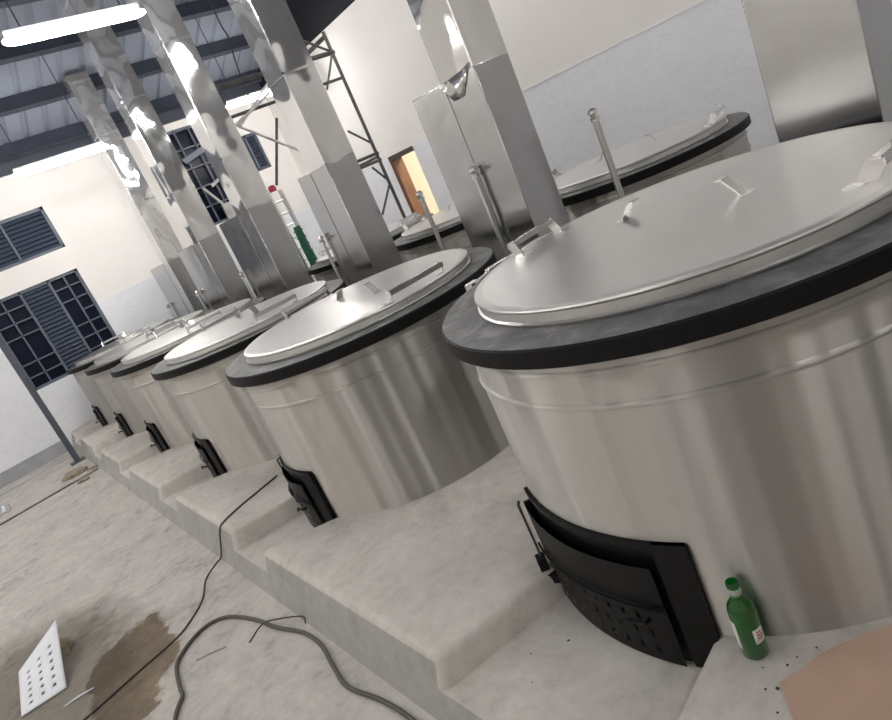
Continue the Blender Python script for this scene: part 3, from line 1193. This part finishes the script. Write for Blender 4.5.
# the camera is towards -x-y of the bottle (azimuth about 220 degrees)
patch('back_label', 232, 285, 0.055, 0.098, r + 0.0005, M['white_label'])
for k in range(3):
    patch('label_print', 246, 272, 0.068 + 0.009 * k, 0.0725 + 0.009 * k, r + 0.0013, M['red_label'])
patch('front_label', 95, 168, 0.035, 0.120, r + 0.0005, M['white_label'])
mb = MB()
mb.lathe([(0.0158, 0.193), (0.0151, 0.213)], 24)
o = mb.obj('neck_label', simple('neck_label', (0.35, 0.42, 0.36), 0.5), bt)
md = o.modifiers.new('thickness', 'SOLIDIFY')
md.thickness = 0.0005

bt.scale = (1.06, 1.06, 1.07)

# ------------------------------------------------------------------ tan board on the platform
mb = MB()
rnd = random.Random(5)
edge = [(1.10, 0.905), (1.16, 0.878), (1.22, 0.858), (1.27, 0.832), (1.33, 0.79), (1.39, 0.745), (1.46, 0.66), (1.50, 0.2), (0.80, 0.15), (0.86, 0.55), (0.98, 0.80), (1.03, 0.845)]
bm = mb.bm
tp = [bm.verts.new((x, y, 0.008)) for x, y in edge]
bb = [bm.verts.new((x, y, 0.0005)) for x, y in edge]
bm.faces.new(tp)
bm.faces.new(bb[::-1])
for i in range(len(edge)):
    j = (i + 1) % len(edge)
    bm.faces.new((tp[i], tp[j], bb[j], bb[i]))
o = mb.obj('flat_board', M['board'])
tag(o, 'tan flat board lying on the platform right of the green bottle', 'board')

# ------------------------------------------------------------------ perforated white sheet
C4 = [Vector(p) for p in ((-0.363, 4.90, -0.08), (-0.46, 4.29, ZF + 0.006), (-0.70, 4.33, ZF + 0.006), (-0.661, 4.82, -0.20))]


def bil(u, v):          # u from left (p4-p3) to right (p1-p2), v from near to far
    return (C4[2] * (1 - u) + C4[1] * u) * (1 - v) + (C4[3] * (1 - u) + C4[0] * u) * v


mb = MB()
bm = mb.bm
nu, nv = 15, 25
cols = (3, 7, 11)
rows_ = (3, 6, 9, 12, 15, 18)
gv = [[bm.verts.new(bil(i / nu, j / nv)) for j in range(nv + 1)] for i in range(nu + 1)]
for i in range(nu):
    for j in range(nv):
        if any(i == c for c in cols) and any(j == q for q in rows_):
            continue
        bm.faces.new((gv[i][j], gv[i + 1][j], gv[i + 1][j + 1], gv[i][j + 1]))
o = mb.obj('perforated_sheet', M['white_sheet'], autosmooth=20)
md = o.modifiers.new('thickness', 'SOLIDIFY')
md.thickness = 0.004
tag(o, 'white metal sheet with three rows of square holes lying on the muddy floor', 'metal sheet')

# ------------------------------------------------------------------ cables
mb = MB()
zf = ZF + 0.005
mb.tube(spline([(1.20, 4.56, 0.006), (1.16, 4.545, 0.006), (1.0, 4.50, 0.006), (0.86, 4.46, 0.006), (0.72, 4.39, 0.008), (0.665, 4.40, -0.03), (0.60, 4.45, -0.2), (0.555, 4.50, zf),
                (0.44, 4.38, zf), (0.34, 4.15, zf), (0.22, 4.01, zf), (0.10, 3.93, zf), (-0.15, 3.88, zf), (-0.43, 3.82, zf), (-0.8, 3.8, zf)], 6), 0.0055, 6)
tag(mb.obj('power_cable', M['thin_cable']), 'thin cable running from the platform down over the kerb and across the floor', 'cable')
mb = MB()
zf = ZF + 0.010
mb.tube(spline([(0.53, 1.7, zf), (0.545, 2.08, zf), (0.53, 2.29, zf), (0.49, 2.50, zf), (0.515, 2.68, zf), (0.555, 2.88, zf), (0.55, 3.07, zf), (0.49, 3.28, zf), (0.45, 3.5, zf), (0.38, 3.71, zf),
                (0.30, 3.80, zf), (0.20, 3.80, zf), (0.10, 3.735, zf), (0.03, 3.64, zf), (-0.01, 3.43, zf), (-0.02, 3.35, zf), (-0.09, 3.23, zf), (-0.2, 2.9, zf)], 8), 0.0105, 8)
tag(mb.obj('hose_cable', M['cable']), 'thick grey cable snaking along the foot of the kerb', 'cable')
mb = MB()
mb.tube(spline([(0.35, 3.35, ZF + 0.006), (0.45, 3.36, ZF + 0.036), (0.52, 3.28, ZF + 0.042), (0.60, 3.17, ZF + 0.03), (0.585, 3.10, ZF + 0.028)], 6), 0.004, 6)
tag(mb.obj('wire_tie', M['thin_cable']), 'short bent wire lying over the thick grey cable', 'wire')
mb = MB()
mb.tube([(0.0, 0.0, 0.004), (0.07, -0.04, 0.006), (0.14, -0.085, 0.004)], 0.006, 6)
o = mb.obj('wood_sliver', M['ledge'])
o.location = (0.12, 3.57, ZF)
tag(o, 'pale sliver of wood lying on the floor inside the bend of the thick cable', 'sliver')
mb = MB()
mb.tube([(0.0, 0.0, 0.006), (0.08, -0.01, 0.007), (0.16, -0.035, 0.006)], [0.004, 0.007, 0.003], 6)
o = mb.obj('wood_sliver', M['white_sheet'])
o.location = (-0.50, 4.10, ZF)
tag(o, 'pale splinter lying in the mud beside the perforated white sheet', 'splinter')

# rubble heap and bits at the drain groove
def stone(name, x, y, r, label, cat, seed, z=ZF, flat=0.55, mt='rubble', grp=None):
    rnd = random.Random(seed)
    mb = MB()
    bmesh.ops.create_icosphere(mb.bm, subdivisions=2, radius=1)
    for v in mb.bm.verts:
        k = 1 + rnd.uniform(-0.16, 0.16)
        v.co = Vector((v.co.x * r * k, v.co.y * r * k * 1.2, max(v.co.z * r * flat * k, -r * flat * 0.45)))
    zm = min(v.co.z for v in mb.bm.verts)
    for v in mb.bm.verts:
        v.co.z -= zm
    o = mb.obj(name, M[mt], autosmooth=25)
    o.location = (x, y, z)
    o.rotation_euler = (0, 0, rnd.uniform(0, 6))
    tag(o, label, cat, grp)
    return o


stone('dirt_heap', 0.34, 9.95, 0.16, 'low brown heap of dirt beside the post foot at the drain groove', 'dirt heap', 1, flat=0.3)
stone('dirt_heap', 0.53, 9.66, 0.06, 'small lump of dirt against the far end of the kerb', 'dirt heap', 2, flat=0.45)
stone('dirt_heap', 0.36, 9.32, 0.07, 'small lump of dirt on the near side of the drain groove', 'dirt heap', 3, flat=0.4)
stone('stone_chip', -0.62, 4.72, 0.035, 'stone chip beneath the perforated white sheet', 'stone', 4, flat=0.35)
stone('stone_chip', -0.43, 4.78, 0.07, 'stone chip beneath the raised corner of the perforated sheet', 'stone', 5, flat=0.9)
GR = 'specks of grit on the platform by the tan board'
for k, (x, y, rr_) in enumerate(((1.07, 0.93, .003), (1.13, 0.965, .0025), (1.165, 0.915, .0035), (1.20, 0.905, .0025), (1.02, 0.875, .003), (1.085, 0.905, .0045), (1.25, 0.875, .003))):
    stone('grit_speck', x, y, rr_, 'dark speck of grit on the platform by the edge of the tan board', 'grit', 30 + k, z=0.0, mt='thin_cable', grp=GR)
GQ = 'specks of grit in the stoking pit'
for k, (x, y, rr_) in enumerate(((0.93, 1.75, .003), (0.84, 1.66, .0025), (1.04, 1.66, .0045))):
    stone('grit_speck', x, y, rr_, 'dark speck of grit on the floor of the nearest stoking pit', 'grit', 50 + k, z=PIT, mt='thin_cable', grp=GQ)

# drain grate at the left edge
t = thing('drain_grate', 'small pale slotted grate lying by the end wall ledge at the left edge', 'grate', (-0.72, 10.2, ZF))
mb = MB()
mb.box(-0.26, 0.26, -0.2, 0.2, 0, 0.03)
mb.obj('grate_frame', M['ledge'], t)
for k in range(6):
    MB().box(-0.22 + 0.08 * k, -0.18 + 0.08 * k, -0.16, 0.16, 0.03, 0.05).obj('grate_bar', M['white_sheet'], t)
